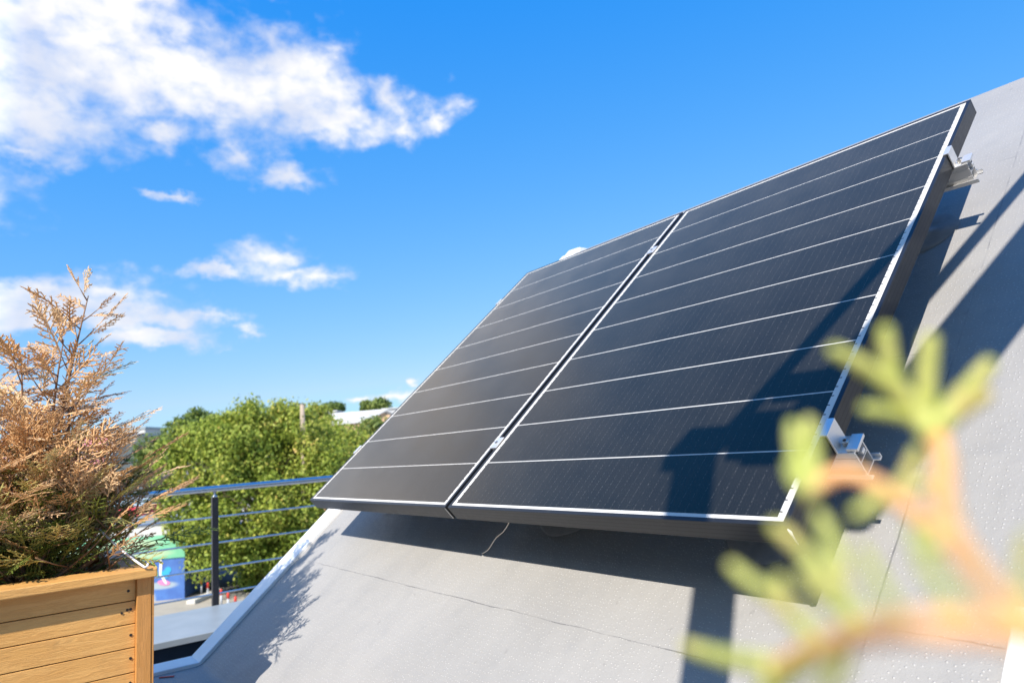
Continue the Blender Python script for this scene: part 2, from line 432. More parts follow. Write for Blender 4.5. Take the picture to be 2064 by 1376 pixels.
# ------------------------------------------------------------------ the house with its sloped membrane roof
P0, P1 = np.array([-.3687, FLOOR]), np.array([2.39 * math.cos(TH) - OFF * math.sin(TH), 2.39 * math.sin(TH) + OFF * math.cos(TH)])
def profile(fr=.06):
    """(y, z) outline of the membrane: terrace, small cove, slope, ridge, far slope"""
    pts = [(-5.2, FLOOR)]
    for k in range(9):                                   # cove at the foot of the slope
        a = TH * k / 8; d = fr * math.tan(TH / 2)
        pts.append((P0[0] - d + fr * math.sin(a), FLOOR + fr * (1 - math.cos(a))))
    pts += [(P1[0], P1[1]), (P1[0] + .12, P1[1] + .01), (P1[0] + 2.6, P1[1] - 2.2)]
    return pts
house = tag(empty('house', (1.5, -.4, -7)), 'house with grey membrane slope and flat terrace carrying the two solar panels', 'house')
house.matrix_world = Matrix.Identity(4)
pr = profile()
XL, XR = -.33, 7.0
mb = MB(); n = len(pr)
xs = [XL, 0, 1, 2, 3, 4, 5.5, XR]
vs = [(x, y, z) for x in xs for y, z in pr]
fs = [(i*n+k, (i+1)*n+k, (i+1)*n+k+1, i*n+k+1) for i in range(len(xs)-1) for k in range(n-1)]
roof = mb.add(vs, fs).build('roof', M_mem, house, smooth=True)
mb = MB()
poly = [(y, z - .05) for y, z in pr]; poly = [(-5.15, -7.0)] + [(max(y, -5.15), z) for y, z in poly] + [(pr[-1][0] - .2, -7.0)]
mb.prism([(a, b) for a, b in poly], 'x', XL + .0, XR - .05); mb.build('wall', M_wall, house)
# white coping along the gable edge, flat part then rising
def coping():
    mb = MB(); X0, X1 = -.425, -.288
    path = [(-5.2, FLOOR), (P0[0], FLOOR), (P1[0], P1[1])]
    def seg(a, b, ex=0):
        a = np.array(a); b = np.array(b); t_ = (b - a) / np.linalg.norm(b - a); nr = np.array([-t_[1], t_[0]])
        up = .014
        q = [a + nr * up, b + nr * up, b - nr * .12, a - nr * .12]
        return q
    h = math.tan(TH / 2) * .014
    q1 = seg(path[0], path[1]); q1[1] = q1[1] - np.array([h, 0]); q1[2] = q1[2] + np.array([.12 * math.tan(TH / 2), 0])
    q1[1][0] -= .0012
    mb.prism([tuple(p) for p in q1], 'x', X0, X1)
    q2 = seg(path[1], path[2]); t_ = UV[1:]
    q2[0] = q2[0] - t_ * -h * -1 ; q2[3] = q2[3] + t_ * .12 * math.tan(TH / 2)
    q2[0] = q2[0] + t_ * .0012
    mb.prism([tuple(p) for p in q2], 'x', X0, X1)
    return mb
coping().build('coping', M_white, house, bevel=.003)
# white flashing plate on the slope, right of the panels
o = MB().box((0, -.9, 0), (.5, .045, .03)).build('flashing_plate', M_white, None, bevel=.004)
o.matrix_world = pmat(2.474, 0, OFF + .002)
tag(o, 'white sheet metal flashing plate at the bottom right corner of the slope', 'flashing')
# ridge vent, white, a corner of it seen above the left panel
vb = empty('roof_vent', (-.79, 2.45, 0)); tag(vb, 'white roof vent peeking over the top edge of the left solar panel', 'roof vent'); vb.matrix_world = Matrix.Identity(4)
MB().add(
    [(x, y, z) for y in (2.36, 2.62) for x, z in ((-.68, 1.0), (-.90, 1.0), (-.90, 1.545), (-.80, 1.594), (-.68, 1.588))],
    [(0, 1, 2, 3, 4), (9, 8, 7, 6, 5)] + [(i, 5 + i, 5 + (i + 1) % 5, (i + 1) % 5) for i in range(5)]).build('vent_housing', M_white, vb, bevel=.003)
MB().box((-.9, 2.4, .6), (-.67, 2.58, 1.0)).build('vent_neck', M_anth, vb)

# ------------------------------------------------------------------ solar panels
def solar_panel(u0, label):
    e = tag(empty('solar_panel', M=pmat(u0, 0, 0)), label, 'solar panel', 'solar panels side by side on the slope')
    lip = .0105
    MB().box((lip, lip, -.010), (PW - lip, PL - lip, -.0015)).build('glass', M_glass, e)
    MB().box((lip+.01, lip+.01, -.016), (PW - lip-.01, PL - lip-.01, -.0102)).build('backsheet', M_black, e)
    mb = MB()
    mb.box((0, 0, -THK), (PW, lip, 0)); mb.box((0, PL - lip, -THK), (PW, PL, 0))
    mb.box((0, lip, -THK), (lip, PL - lip, 0)); mb.box((PW - lip, lip, -THK), (PW, PL - lip, 0))
    for a, b in (((lip, lip, -THK), (PW-lip, lip+.025, -THK+.002)), ((lip, PL-lip-.025, -THK), (PW-lip, PL-lip, -THK+.002)),
                 ((lip, lip+.025, -THK), (lip+.025, PL-lip-.025, -THK+.002)), ((PW-lip-.025, lip+.025, -THK), (PW-lip, PL-lip-.025, -THK+.002))):
        mb.box(a, b)
    mb.build('frame', M_frame, e, bevel=.0008)
    return e
pL = solar_panel(0, 'left solar panel, pale with cloud reflections, next to the trees')
pR = solar_panel(PW + GAP, 'right solar panel with dark diagonal beam shadow across its lower corner')
# bent burr of sealant on the lower right frame corner
mb = MB(); mb.tube([(PW - .001, -.001, -.006), (PW + .002, -.0025, -.012), (PW + .002, -.003, -.02), (PW + .0005, -.002, -.032), (PW, -.001, -.045)], [.0012, .003, .0022, .0014, .0006], 6)
mb.build('sealant_bead', M_white, pR, smooth=True)
MB().tube([(PW - .0005, -.0012, -.003), (PW - .0005, -.0012, -.046)], .0007, 5).build('corner_weld', M_alu, pL)

# rails: slightly out of level with the panels
TILT = -.027
UM = 2 * PW + GAP
def rail_mat(v):
    M = pmat(0, v, -THK - .001); M = M @ Matrix.Rotation(TILT, 4, 'Z'); return M
RV = (.2995, 1.4195)
def rail(v, label):
    o = tag(empty('mounting_rail', M=rail_mat(v)), label, 'rail', 'aluminium rails under the panels')
    mb = MB(); a, b = -.06, UM + .036
    H = .056; W2 = .02
    mb.box((a, -W2, -H), (b, W2, -H + .0025)); mb.box((a, -W2, -H + .0025), (b, -W2 + .0025, 0)); mb.box((a, W2 - .0025, -H + .0025), (b, W2, 0))
    mb.box((a, -W2 + .0025, -.0025), (b - .02, -.006, 0)); mb.box((a, .006, -.0025), (b - .02, W2 - .0025, 0))
    mb.box((a, -W2 + .0025, -.026), (b, W2 - .0025, -.024))
    mb.box((a, -W2 - .010, -H), (b + .012, -W2, -H + .003)); mb.box((a, -W2 - .010, -H + .003), (b + .012, -W2 - .0075, -H + .011))
    mb.box((a, W2, -H), (b + .012, W2 + .010, -H + .003)); mb.box((a, W2 + .0075, -H + .003), (b + .012, W2 + .010, -H + .011))
    for z in (-.012, -.036): mb.box((a, -W2 - .0012, z - .003), (b, -W2, z))
    mb.build('rail_profile', M_alu, o)
    MB().box((UM + .03, -.006, -.014), (b + .006, .006, -.006)).build('channel_nut', M_alu, o, bevel=.001)
    return o
rail(RV[0], 'lower aluminium mounting rail, its open end beside the lower clamp')
rail(RV[1], 'upper aluminium mounting rail, its open end near the roof ridge')

def bolt(parent, x, y, z, r=.0075):
    mb = MB(); mb.tube([(x, y, z), (x, y, z + .0095)], r, 16)
    mb.tube([(x, y, z + .0096), (x, y, z + .0104)], [r * .85, r * .8], 16)
    b = mb.build('bolt', M_bolt, parent, bevel=.0008)
    MB().tube([(x, y, z + .0105), (x, y, z + .0109)], r * .5, 6).build('hex_socket', M_hole, b)
def end_clamp(v, side, label):
    u = UM if side > 0 else 0
    vv = v + math.tan(TILT) * u
    e = tag(empty('end_clamp', M=pmat(u, vv, 0) @ (Matrix.Identity(4) if side > 0 else Matrix.Rotation(math.pi, 4, 'Z'))), label, 'clamp', 'end clamps on the outer panel edges')
    w = .024
    mb = MB()
    poly = [(-.0095, .0006), (.0015, .0006), (.0015, -THK + .001), (.036, -THK + .001), (.036, -THK + .005), (.0055, -THK + .005), (.0055, .0042), (-.0095, .0042)]
    vs = [(x, y, z) for y in (-w, w) for x, z in poly]; nn = len(poly)
    fs = [tuple(range(nn)), tuple(range(nn, 2*nn))[::-1]] + [(i, nn + i, nn + (i+1) % nn, (i+1) % nn) for i in range(nn)]
    mb.add(vs, fs).build('clamp_body', M_alu, e, bevel=.0006)
    MB().box((.022, -.021, -THK + .0052), (.044, .021, -THK + .012)).build('washer_plate', M_alu, e, bevel=.0006)
    bolt(e, .0155, 0, -THK + .0055)
    return e
end_clamp(RV[0], 1, 'lower right end clamp with bolt, partly behind the blurred branch')
end_clamp(RV[1], 1, 'upper right end clamp with bolt, near the top right panel corner')
end_clamp(RV[0], -1, 'small lower clamp on the far left panel edge in front of the tree')
end_clamp(RV[1], -1, 'small upper clamp on the far left panel edge against the sky')
def mid_clamp(v, label):
    u = PW + GAP / 2; vv = v + math.tan(TILT) * u
    e = tag(empty('mid_clamp', M=pmat(u, vv, 0)), label, 'clamp', 'middle clamps in the gap between panels')
    mb = MB(); w = .024
    poly = [(-.0165, .0008), (-.0065, .0008), (-.0065, -.02), (.0065, -.02), (.0065, .0008), (.0165, .0008), (.0165, .004), (-.0165, .004)]
    vs = [(x, y, z) for y in (-w, w) for x, z in poly]; nn = len(poly)
    mb.add(vs, [tuple(range(nn)), tuple(range(nn, 2*nn))[::-1]] + [(i, nn+i, nn+(i+1) % nn, (i+1) % nn) for i in range(nn)]).build('clamp_body', M_alu, e, bevel=.0006)
    bolt(e, 0, 0, -.003, .0055)
mid_clamp(RV[0], 'lower silver clamp in the dark gap between the two panels')
mid_clamp(RV[1], 'upper silver clamp in the dark gap between the two panels')

def foot(u, v, label):
    e = tag(empty('roof_anchor', M=pmat(u, v + math.tan(TILT) * u, OFF)), label, 'roof anchor', 'anchors carrying the rails on the membrane')
    MB().tube([(0, 0, .012), (0, 0, -OFF - THK - .058)], .011, 14).build('stud', M_bolt, e, smooth=False)
    mb = MB(); rings = [(.125, .001), (.118, .0035), (.07, .005), (.03, .009), (.022, .022), (.0105, .024)]
    N = 36; vs = []
    for i, (r, z) in enumerate(rings):
        for k in range(N):
            a = 2 * math.pi * k / N; wob = 1 + .03 * math.sin(3 * a + u * 7) + .015 * math.sin(7 * a + v)
            vs.append((r * wob * math.cos(a), r * wob * math.sin(a), z + .002 * math.sin(5 * a + u) * (i in (2, 3))))
    fs = [(i*N+k, i*N+(k+1) % N, (i+1)*N+(k+1) % N, (i+1)*N+k) for i in range(len(rings)-1) for k in range(N)]
    mb.add(vs, fs).build('membrane_patch', M_patch, e, smooth=True)
M_patch = mottled((.20, .205, .21), (.25, .25, .25), 30, .55, bumps=.4, dist=.004)('patch_membrane')
for u, lb in ((.18, 'leftmost of the three lower anchors under the panels'), (1.31, 'middle of the three lower anchors under the panels, by the wire'), (2.0, 'right lower anchor in the shade under the panel corner')):
    foot(u, RV[0] - .03, lb)
foot(2.03, RV[1], 'upper anchor in the panel shade below the upper clamp')
# thin wire hanging from the panel's underside
w0 = plane(1.365, .03, -.05); w1 = plane(1.365, .03, OFF + .03); w2 = plane(1.0325, .0193, OFF + .002)
pts = [plane(1.40, .10, -.055), w0]
q = [w0 + (w2 - w0) * t_ + np.array([0, 0, -.012]) * math.sin(math.pi * t_) * (1 + .6 * math.sin(9 * t_)) for t_ in np.linspace(.1, 1, 10)]
o = MB().tube(pts + q, .0014, 6).build('wire', mat('pale_wire', (.62, .56, .48), .5), None, smooth=True)
tag(o, 'thin pale wire hanging from the panel underside to the roof membrane', 'wire')

# ------------------------------------------------------------------ parapet and cable railing beyond the gable edge
pw = tag(empty('parapet_wall', (-1.7, 0, -7)), 'low parapet with grey sheet metal cap behind the planter', 'parapet'); pw.matrix_world = Matrix.Identity(4)
MB().box((-1.99, -5, -7), (-1.345, 9, -.775)).build('wall', M_anth, pw)
mb = MB(); mb.prism([(-2.045, -.765), (-1.31, -.765), (-1.31, -.73), (-2.045, -.726)], 'y', -5, 9); mb.build('cap', M_cap, pw, bevel=.003)
o = MB().box((-1.345, -5, -2.2), (-.425, 9, -2.0)).build('gutter_roof', M_anth, None); tag(o, 'dark flat roof strip in the gap behind the white coping', 'roof')
rl = tag(empty('cable_railing', (-2.0, 0, -.73)), 'steel handrail with horizontal wires on a black post in front of the tree', 'railing'); rl.matrix_world = Matrix.Identity(4)
MB().tube([(-2.07, y, .0215) for y in (-5, -2, 1, 4, 8)], .0205, 16).build('handrail', M_steel, rl, smooth=True)
for zz in (-.165, -.333, -.495, -.658):
    MB().tube([(-2.07, y, zz) for y in (-5, 8)], .0062, 8).build('wire', M_steel, rl, smooth=True)
for py in (-3.1, -1.5, .121, 2.2, 4.2, 6.2):
    p = MB().box((-2.0885, py - .0195, -1.0), (-2.0515, py + .0195, -.035)).build('post', M_black, rl, bevel=.002)
    MB().tube([(-2.07, py, -.034), (-2.07, py, -.026), (-2.07, py, -.02), (-2.07, py, .004)], [.019, .017, .0065, .0065], 12).build('rail_bracket', M_steel, p, smooth=True)

# ------------------------------------------------------------------ wooden planter
pb = tag(empty('planter_box', (.1, -1.3, FLOOR)), 'orange varnished wooden planter box holding the dry conifer', 'planter'); pb.matrix_world = Matrix.Identity(4)
PX0, PX1, PY0, PY1, PT = -.30, .478, -2.05, -.662, -.126
rng = random.Random(4)
rowsz = [-.152, -.2185, -.2865, -.3555, -.427, -.498, -.569, -.625]
mb = MB()
for k in range(len(rowsz) - 1):
    mb.box((.432 - .02, PY0 + .05, rowsz[k+1] + .0013), (.432 + rng.uniform(-.0012, .0012), PY1 - .053, rowsz[k] - .0013))
mb.build('side_panel', M_woody, pb, bevel=.0015)
mb = MB()
for k in range(len(rowsz) - 1):
    mb.box((PX0 + .03, PY1 - .05, rowsz[k+1] + .0013), (.43, PY1 - .03, rowsz[k] - .0013))
mb.build('end_panel', M_woodx, pb, bevel=.0015)
mb = MB()
for k in range(len(rowsz) - 1):
    mb.box((PX0 + .02, PY0 + .05, rowsz[k+1] + .0013), (PX0 + .04, PY1 - .05, rowsz[k] - .0013))
mb.build('back_panel', M_woody, pb)
MB().box((.408, PY1 - .053, FLOOR + .002), (.452, PY1 - .0125, -.1525)).build('corner_post', M_woodz, pb, bevel=.002)
MB().box((.408, PY1 - .0115, FLOOR + .002), (.450, PY1 - .005, -.1525)).build('corner_strip', M_woodz, pb, bevel=.001)
MB().box((PX0 + .03, PY1 - .07, FLOOR + .002), (PX0 + .075, PY1 - .055, -.1525)).build('corner_post', M_woodz, pb, bevel=.002)
MB().box((.34, PY0, -.152), (PX1, PY1 - .001, PT)).build('rim', M_woody, pb, bevel=.003)
MB().box((PX0, PY1 - .082, -.152), (.338, PY1, PT - .0006)).build('rim', M_woodx, pb, bevel=.003)
MB().box((PX0 - .001, PY0, -.151), (PX0 + .085, PY1 - .084, PT - .001)).build('rim', M_woody, pb, bevel=.003)
mb = MB(); g = 14; vs = []; fs = []
for i in range(g + 1):
    for j in range(2 * g + 1):
        vs.append((PX0 + .04 + (.37) * 1.8 * i / g, PY0 + .05 + (PY1 - PY0 - .1) * j / (2 * g), -.215 + rng.uniform(-.018, .018)))
fs = [(i*(2*g+1)+j, (i+1)*(2*g+1)+j, (i+1)*(2*g+1)+j+1, i*(2*g+1)+j+1) for i in range(g) for j in range(2*g)]
mb.add(vs, fs).build('soil', M_soil, pb, smooth=True)
for (y, z) in ((-.735, -.188), (-.728, -.243), (-.737, -.2435), (-.752, -.25), (-.727, -.318), (-.727, -.385), (-.727, -.455), (-.688, -.186)):
    r = .0035 + rng.uniform(0, .001)
    xx = .433 if y < -.72 else .4525
    MB().tube([(xx - .002, y, z), (xx + .0006, y, z)], [r, r * .9], 10).build('screw', M_hole if y < -.72 else M_woodz, pb)

# white cord tied from the plant to a screw eye on the rim
A0 = at(200, 1066, 2.2); A1 = at(292, 1137, 2.083); A1[2] = PT + .006
pts = [A0 + (A1 - A0) * t_ + np.array([0, 0, -.006]) * math.sin(math.pi * t_) for t_ in np.linspace(0, 1, 10)]
o = MB().tube(pts + [A1 + np.array([.002, .007, .004]), A1 + np.array([-.002, .008, .010])], .0032, 7).build('cord', M_cord, None, smooth=True)
tag(o, 'white cord tied from the conifer to the planter rim', 'cord')
# scrap of red tape on the shaded terrace
o = MB().box((-.028, -.006, 0), (.028, .006, .002), Matrix.Rotation(1.0, 4, 'Z')).build('tape_scrap', mat('red_tape', (.5, .03, .03), .5)); o.location = (-.23, -.505, FLOOR + .002)
tag(o, 'small scrap of red tape on the shaded terrace beside the planter', 'scrap')


# ------------------------------------------------------------------ conifer foliage
def segs_to_mesh(P0_, P1_, R0_, R1_, N_):
    """flattened four sided tapering twigs"""
    d = P1_ - P0_; d /= np.linalg.norm(d, axis=1)[:, None] + 1e-9
    s_ = np.cross(d, N_); s_ /= np.linalg.norm(s_, axis=1)[:, None] + 1e-9
    n_ = np.cross(s_, d)
    V = np.stack([P0_ + s_ * R0_[:, None], P0_ + n_ * R0_[:, None] * .38, P0_ - s_ * R0_[:, None], P0_ - n_ * R0_[:, None] * .38,
                  P1_ + s_ * R1_[:, None], P1_ + n_ * R1_[:, None] * .38, P1_ - s_ * R1_[:, None], P1_ - n_ * R1_[:, None] * .38], 1)
    q = np.array([[0, 1, 5, 4], [1, 2, 6, 5], [2, 3, 7, 6], [3, 0, 4, 7]])
    Q = (np.arange(len(P0_))[:, None, None] * 8 + q[None]).reshape(-1, 4)
    return V.reshape(-1, 3), Q


def frond(rg, Lf, thick=1.0):
    """flat spray along +x in the xy plane"""
    P, Qp, r0, r1 = [], [], [], []
    def seg(a, b, ra, rb): P.append(a); Qp.append(b); r0.append(ra * thick); r1.append(rb * thick)
    nst = max(5, int(Lf / .0125)); bend = rg.uniform(-1.5, 1.5); droop = rg.uniform(-.2, 1.1)
    def ax(t_): return np.array([Lf * t_, bend * Lf * .12 * t_ * t_, -droop * Lf * .3 * t_ * t_])
    for i in range(nst):
        a, b = ax(i / nst), ax((i + 1) / nst); seg(a, b, .0017 * (1 - .5 * i / nst), .0017 * (1 - .5 * (i + 1) / nst))
        sd_ = 1 if i % 2 else -1; t_ = i / nst
        if t_ < .08: continue
        ln = Lf * .46 * (1 - t_) ** .75 * (t_ + .25) ** .3 * rg.uniform(.7, 1.1) + .008
        an = sd_ * rg.uniform(.6, .95); c, s_ = math.cos(an), math.sin(an)
        d = np.array([c, s_, rg.uniform(-.25, .1)])
        curl = np.array([.35, -.1 * sd_, -.25])
        k = max(2, int(ln / .0105)); pa = a.copy()
        for j in range(k):
            pb_ = a + d * ln * (j + 1) / k + curl * ln * .4 * ((j + 1) / k) ** 2
            seg(pa, pb_, .0015, .0013 if j < k - 1 else .0007)
            if ln > .02 and j < k:
                sg = 1 if j % 2 else -1; l2 = .021 * (1 - .55 * j / k) * rg.uniform(.6, 1.15)
                an2 = an + sg * .75; e_ = pa + np.array([math.cos(an2), math.sin(an2), rg.uniform(-.3, .15)]) * l2
                seg(pa, e_, .0014, .0007)
            pa = pb_
    return np.array(P), np.array(Qp), np.array(r0), np.array(r1)


def conifer():
    rg = random.Random(11)
    lib = [frond(rg, L_) for L_ in (.12, .14, .15, .17, .19, .21)]
    th = tag(empty('potted_conifer', (.12, -.98, -.21)), 'half dried thuja with tan tips growing in the wooden planter', 'conifer'); th.matrix_world = Matrix.Identity(4)
    right = R[0].copy(); right[2] = 0; right /= np.linalg.norm(right)
    fwd = R[2].copy(); fwd[2] = 0; fwd /= np.linalg.norm(fwd); upv = np.array([0, 0, 1.0])
    base = np.array([.13, -.98, -.21])
    stems = [(.16, .03, .99), (.11, .02, .84), (-.03, -.05, .78), (-.15, .02, .72), (.13, -.10, .58), (-.24, .10, .66), (.22, .03, .46), (-.30, -.06, .66), (.02, .16, .70), (-.42, .02, .60), (.19, .12, .36), (-.10, -.2, .45), (.08, -.16, .40), (.27, -.04, .30), (.34, -.02, .36), (.31, .06, .22), (.36, -.06, .12), (-.05, .05, .42), (.05, -.08, .30), (-.2, -.1, .36), (.18, -.12, .26), (-.35, -.12, .34), (.12, .1, .30), (.24, -.1, .16)]
    acc = {'dry': [], 'green': []}; tw = MB()
    for dx, dy, h in stems:
        off0 = right * (dx * .35 + rg.uniform(-.04, .04)) + fwd * (dy * .5); top = base + right * dx + fwd * dy + upv * h
        def sp(t_): return base + off0 * min(1, t_ * 3) * (1 - t_) + (top - base) * t_ + right * .03 * math.sin(3 * t_ + dx * 20)
        n_ = 9; tw.tube([sp(i / n_) for i in range(n_ + 1)], [.009 * (1 - i / n_) + .0016 for i in range(n_ + 1)], 6)
        nb = int(h / .035); az = rg.uniform(0, 6)
        for i in range(nb):
            t_ = .10 + .9 * (i + rg.random() * .6) / nb
            if t_ > 1: continue
            o_ = sp(t_); az += 2.4 + rg.uniform(-.5, .5)
            bl = (.045 + .25 * (1 - t_) ** .9 * min(1, t_ * 4 + .4)) * rg.uniform(.65, 1.25)
            el = math.radians(rg.uniform(10, 52)); hd = right * math.cos(az) + fwd * math.sin(az)
            d = hd * math.cos(el) + upv * math.sin(el)
            pts = [o_ + d * bl * s_ + upv * .10 * bl * s_ * s_ for s_ in (0, .5, 1)]
            tw.tube(pts, [.0026, .002, .0012], 5)
            nf = max(2, int(bl / .042)); 
            for k in range(nf):
                s_ = (k + 1) / nf; p = o_ + d * bl * s_ + upv * .10 * bl * s_ * s_
                P, Qp, r0, r1 = rg.choice(lib)
                tip = (k == nf - 1)
                side = 0 if tip else (1 if k % 2 else -1)
                lat = np.cross(d, upv); lat /= np.linalg.norm(lat)
                fx = d * (1 if tip else .75) + lat * side * .65 + upv * rg.uniform(-.15, .35); fx /= np.linalg.norm(fx)
                nr = np.cross(fx, lat + upv * rg.uniform(-.8, .8)); nr /= np.linalg.norm(nr)
                tos = -np.array(SUN); nr = nr * (1 if nr @ tos > 0 else -1) + tos * rg.uniform(0, .7); nr -= fx * (fx @ nr); nr /= np.linalg.norm(nr); fy = np.cross(nr, fx)
                tipp = p + fx * .13
                if tipp[0] > .455 and tipp[2] < .42 and not (dx > .25 and tipp[1] > -.80 and tipp[2] > -.08): continue
                if tipp[0] > .40 and tipp[2] < -.06: continue
                B = np.stack([fx, fy, nr], 0); sc_ = rg.uniform(.6, 1.3) * (.7 if t_ > .75 else 1)
                a = P * sc_ @ B + p; b = Qp * sc_ @ B + p
                rad = np.linalg.norm((p - base - (top - base) * t_)[:2])
                dryness = np.interp(p[2] + rg.uniform(-.16, .16) + rad * .35, [-.13, .24], [0, 1])
                isdry = rg.random() < dryness
                tv = rg.uniform(.1, .85) if isdry else np.clip(rg.gauss(.24 + .5 * dryness, .2), 0, 1)
                if isdry and rg.random() < .08: tv = 1.0
                tn = np.repeat(np.clip(tv + np.random.RandomState(i * 31 + k).uniform(-.12, .12, len(a)), 0, 1), 8)
                acc['dry' if isdry else 'green'].append((a, b, r0 * 1.75, r1 * 1.75, np.repeat(nr[None], len(a), 0), tn))
    tw.build('stem', M_twig, th, smooth=True)
    for key, m_ in (('dry', M_dry), ('green', M_green)):
        L_ = acc[key]; V, Q = segs_to_mesh(*[np.concatenate([x[k] for x in L_]) for k in range(5)])
        arrmesh(key + '_foliage', V, Q, m_, th, np.concatenate([x[5] for x in L_]))
    return th
conifer()


# ------------------------------------------------------------------ out-of-focus conifer sprig close to the lens
def sprig():
    e = tag(empty('conifer_sprig', tuple(at(2090, 1290, .08))), 'blurred green and orange conifer sprig close in front of the panel corner', 'sprig'); e.matrix_world = Matrix.Identity(4)
    def dep(q):
        return   .150 - .074 * min(1, max(0, (q[1] - 850) / 400)) * min(1, max(0, (q[0] - 1350) / 520))
    def path(px):
        out = []
        for k, q in enumerate(px):
            out.append(Vector(at(q[0], q[1], dep(q))))
        # smooth
        for _ in range(2):
            new = [out[0]]
            for a, b in zip(out[:-1], out[1:]): new += [a * .75 + b * .25, a * .25 + b * .75]
            out = new + [out[-1]]
        return out
    def strand(mb, px, w0, w1, k_=.58):
        p = path(px); n_ = len(p)
        rad = []
        for i in range(n_):
            t_ = i / (n_ - 1); k = float((np.array(p[i]) - C) @ R[2]) / FPX / 2; r = k_ * (w0 + (w1 - w0) * t_) * k
            r *= 1 + .10 * math.sin(i * 1.9)
            if t_ > .86: r *= max(.25, math.sqrt(max(0.0, 1 - ((t_ - .86) / .15) ** 2)))
            rad.append(r)
        mb.tube(p, rad, 10)
    st = MB()
    strand(st, [(2140, 1300), (2060, 1275), (1960, 1262), (1870, 1262), (1770, 1268), (1690, 1290), (1610, 1322), (1560, 1352)], 95, 55, .70)
    strand(st, [(2110, 1275), (2030, 1225), (1965, 1150), (1915, 1070), (1900, 990), (1903, 920), (1885, 868)], 80, 62, .68)
    strand(st, [(1950, 1120), (1890, 1068), (1830, 1020), (1780, 985), (1735, 958), (1690, 950), (1650, 975), (1622, 1000)], 62, 40, .68)
    r0 = Vector(at(2140, 1300, dep((2140, 1300))))
    root = [r0, r0 + Vector((.05, .0, -.004)), Vector((3.06, -1.16, .06)), Vector((3.12, -1.20, -.05)), Vector((3.15, -1.22, -.3)), Vector((3.16, -1.22, FLOOR + .03))]
    for _ in range(2):
        new = [root[0]]
        for a, b in zip(root[:-1], root[1:]): new += [a * .75 + b * .25, a * .25 + b * .75]
        root = new + [root[-1]]
    st.tube(root, [.0021 + .004 * i / (len(root) - 1) for i in range(len(root))], 9)
    st.build('stem', M_sprig_stem, e, smooth=True)
    gr = MB()
    for px, a, b in (
        ([(1888, 885), (1850, 832), (1800, 780), (1740, 735), (1672, 702)], 92, 44),
        ([(1830, 815), (1800, 760), (1788, 705), (1784, 655)], 66, 46), ([(1868, 840), (1866, 770), (1872, 715), (1876, 672)], 74, 48),
        ([(1890, 860), (1925, 812), (1965, 768), (2000, 725)], 88, 44), ([(1900, 850), (1950, 815), (1990, 790)], 70, 60),
        ([(1850, 845), (1800, 830), (1735, 822)], 56, 40),
        ([(1635, 1000), (1612, 950), (1600, 900), (1597, 850)], 66, 40), ([(1640, 980), (1640, 920), (1632, 870), (1630, 845)], 62, 44),
        ([(1628, 985), (1598, 975), (1588, 930)], 40, 30),
        ([(1800, 1010), (1830, 960), (1850, 905)], 60, 40),
        ([(1790, 995), (1748, 1020), (1720, 1040)], 58, 38),
        ([(1725, 1250), (1690, 1190), (1650, 1140), (1600, 1090), (1555, 1055)], 84, 44), ([(1690, 1180), (1690, 1120), (1668, 1070), (1650, 1035)], 70, 44),
        ([(1740, 1262), (1700, 1225), (1650, 1200), (1620, 1150)], 70, 48),
        ([(1660, 1300), (1610, 1250), (1560, 1200), (1510, 1170), (1470, 1135)], 74, 42), ([(1590, 1240), (1575, 1190), (1570, 1160)], 54, 40),
        ([(1560, 1345), (1500, 1330), (1440, 1320), (1378, 1298)], 84, 44), ([(1570, 1360), (1545, 1400), (1560, 1440)], 80, 60),
        ([(1660, 1310), (1600, 1350), (1540, 1400), (1480, 1450)], 80, 50), ([(1700, 1300), (1690, 1360), (1640, 1420)], 70, 50),
        ([(1830, 1262), (1790, 1210), (1760, 1150), (1735, 1105)], 60, 40), ([(1960, 1262), (1905, 1190), (1862, 1120), (1840, 1060)], 76, 44),
        ([(1890, 1075), (1868, 1120), (1862, 1150)], 56, 40), ([(2075, 1255), (2070, 1190), (2062, 1130), (2072, 1080)], 70, 44),
        ([(1903, 960), (1860, 985), (1815, 975)], 52, 36)):
        strand(gr, px, a, b)
    gr.build('scale_leaves', M_sprig_leaf, e, smooth=True)
def thin_mat(name, c0, c1, tr):
    m = bpy.data.materials.new(name); m.use_nodes = True; t = NT(m.node_tree); b = t.n['Principled BSDF']
    c = t.mix(t.sstep(t.noise(objco(t), 170, 3, .6), .35, .65), c0, c1)
    c = t.mix(t.math('MULTIPLY', t.sstep(t.noise(objco(t), 60, 2, .5), .5, .72), .55), c, (.72, .50, .20))
    c = t.mix(t.math('MULTIPLY', t.sstep(t.noise(objco(t), 420, 2, .5), .5, .7), .35), c, (.25, .30, .06))
    t.l.new(c, b.inputs['Base Color']); b.inputs['Roughness'].default_value = .5
    q = t.node('ShaderNodeBsdfTranslucent'); t.l.new(c, q.inputs['Color'])
    mx = t.node('ShaderNodeMixShader'); mx.inputs[0].default_value = tr
    t.l.new(b.outputs[0], mx.inputs[1]); t.l.new(q.outputs[0], mx.inputs[2]); t.l.new(mx.outputs[0], t.n['Material Output'].inputs['Surface'])
    return m
M_sprig_stem = thin_mat('sprig_stem', (.93, .50, .20), (.95, .57, .26), .3)
M_sprig_leaf = thin_mat('sprig_leaf', (.50, .56, .13), (.66, .66, .22), .35)
sprig()

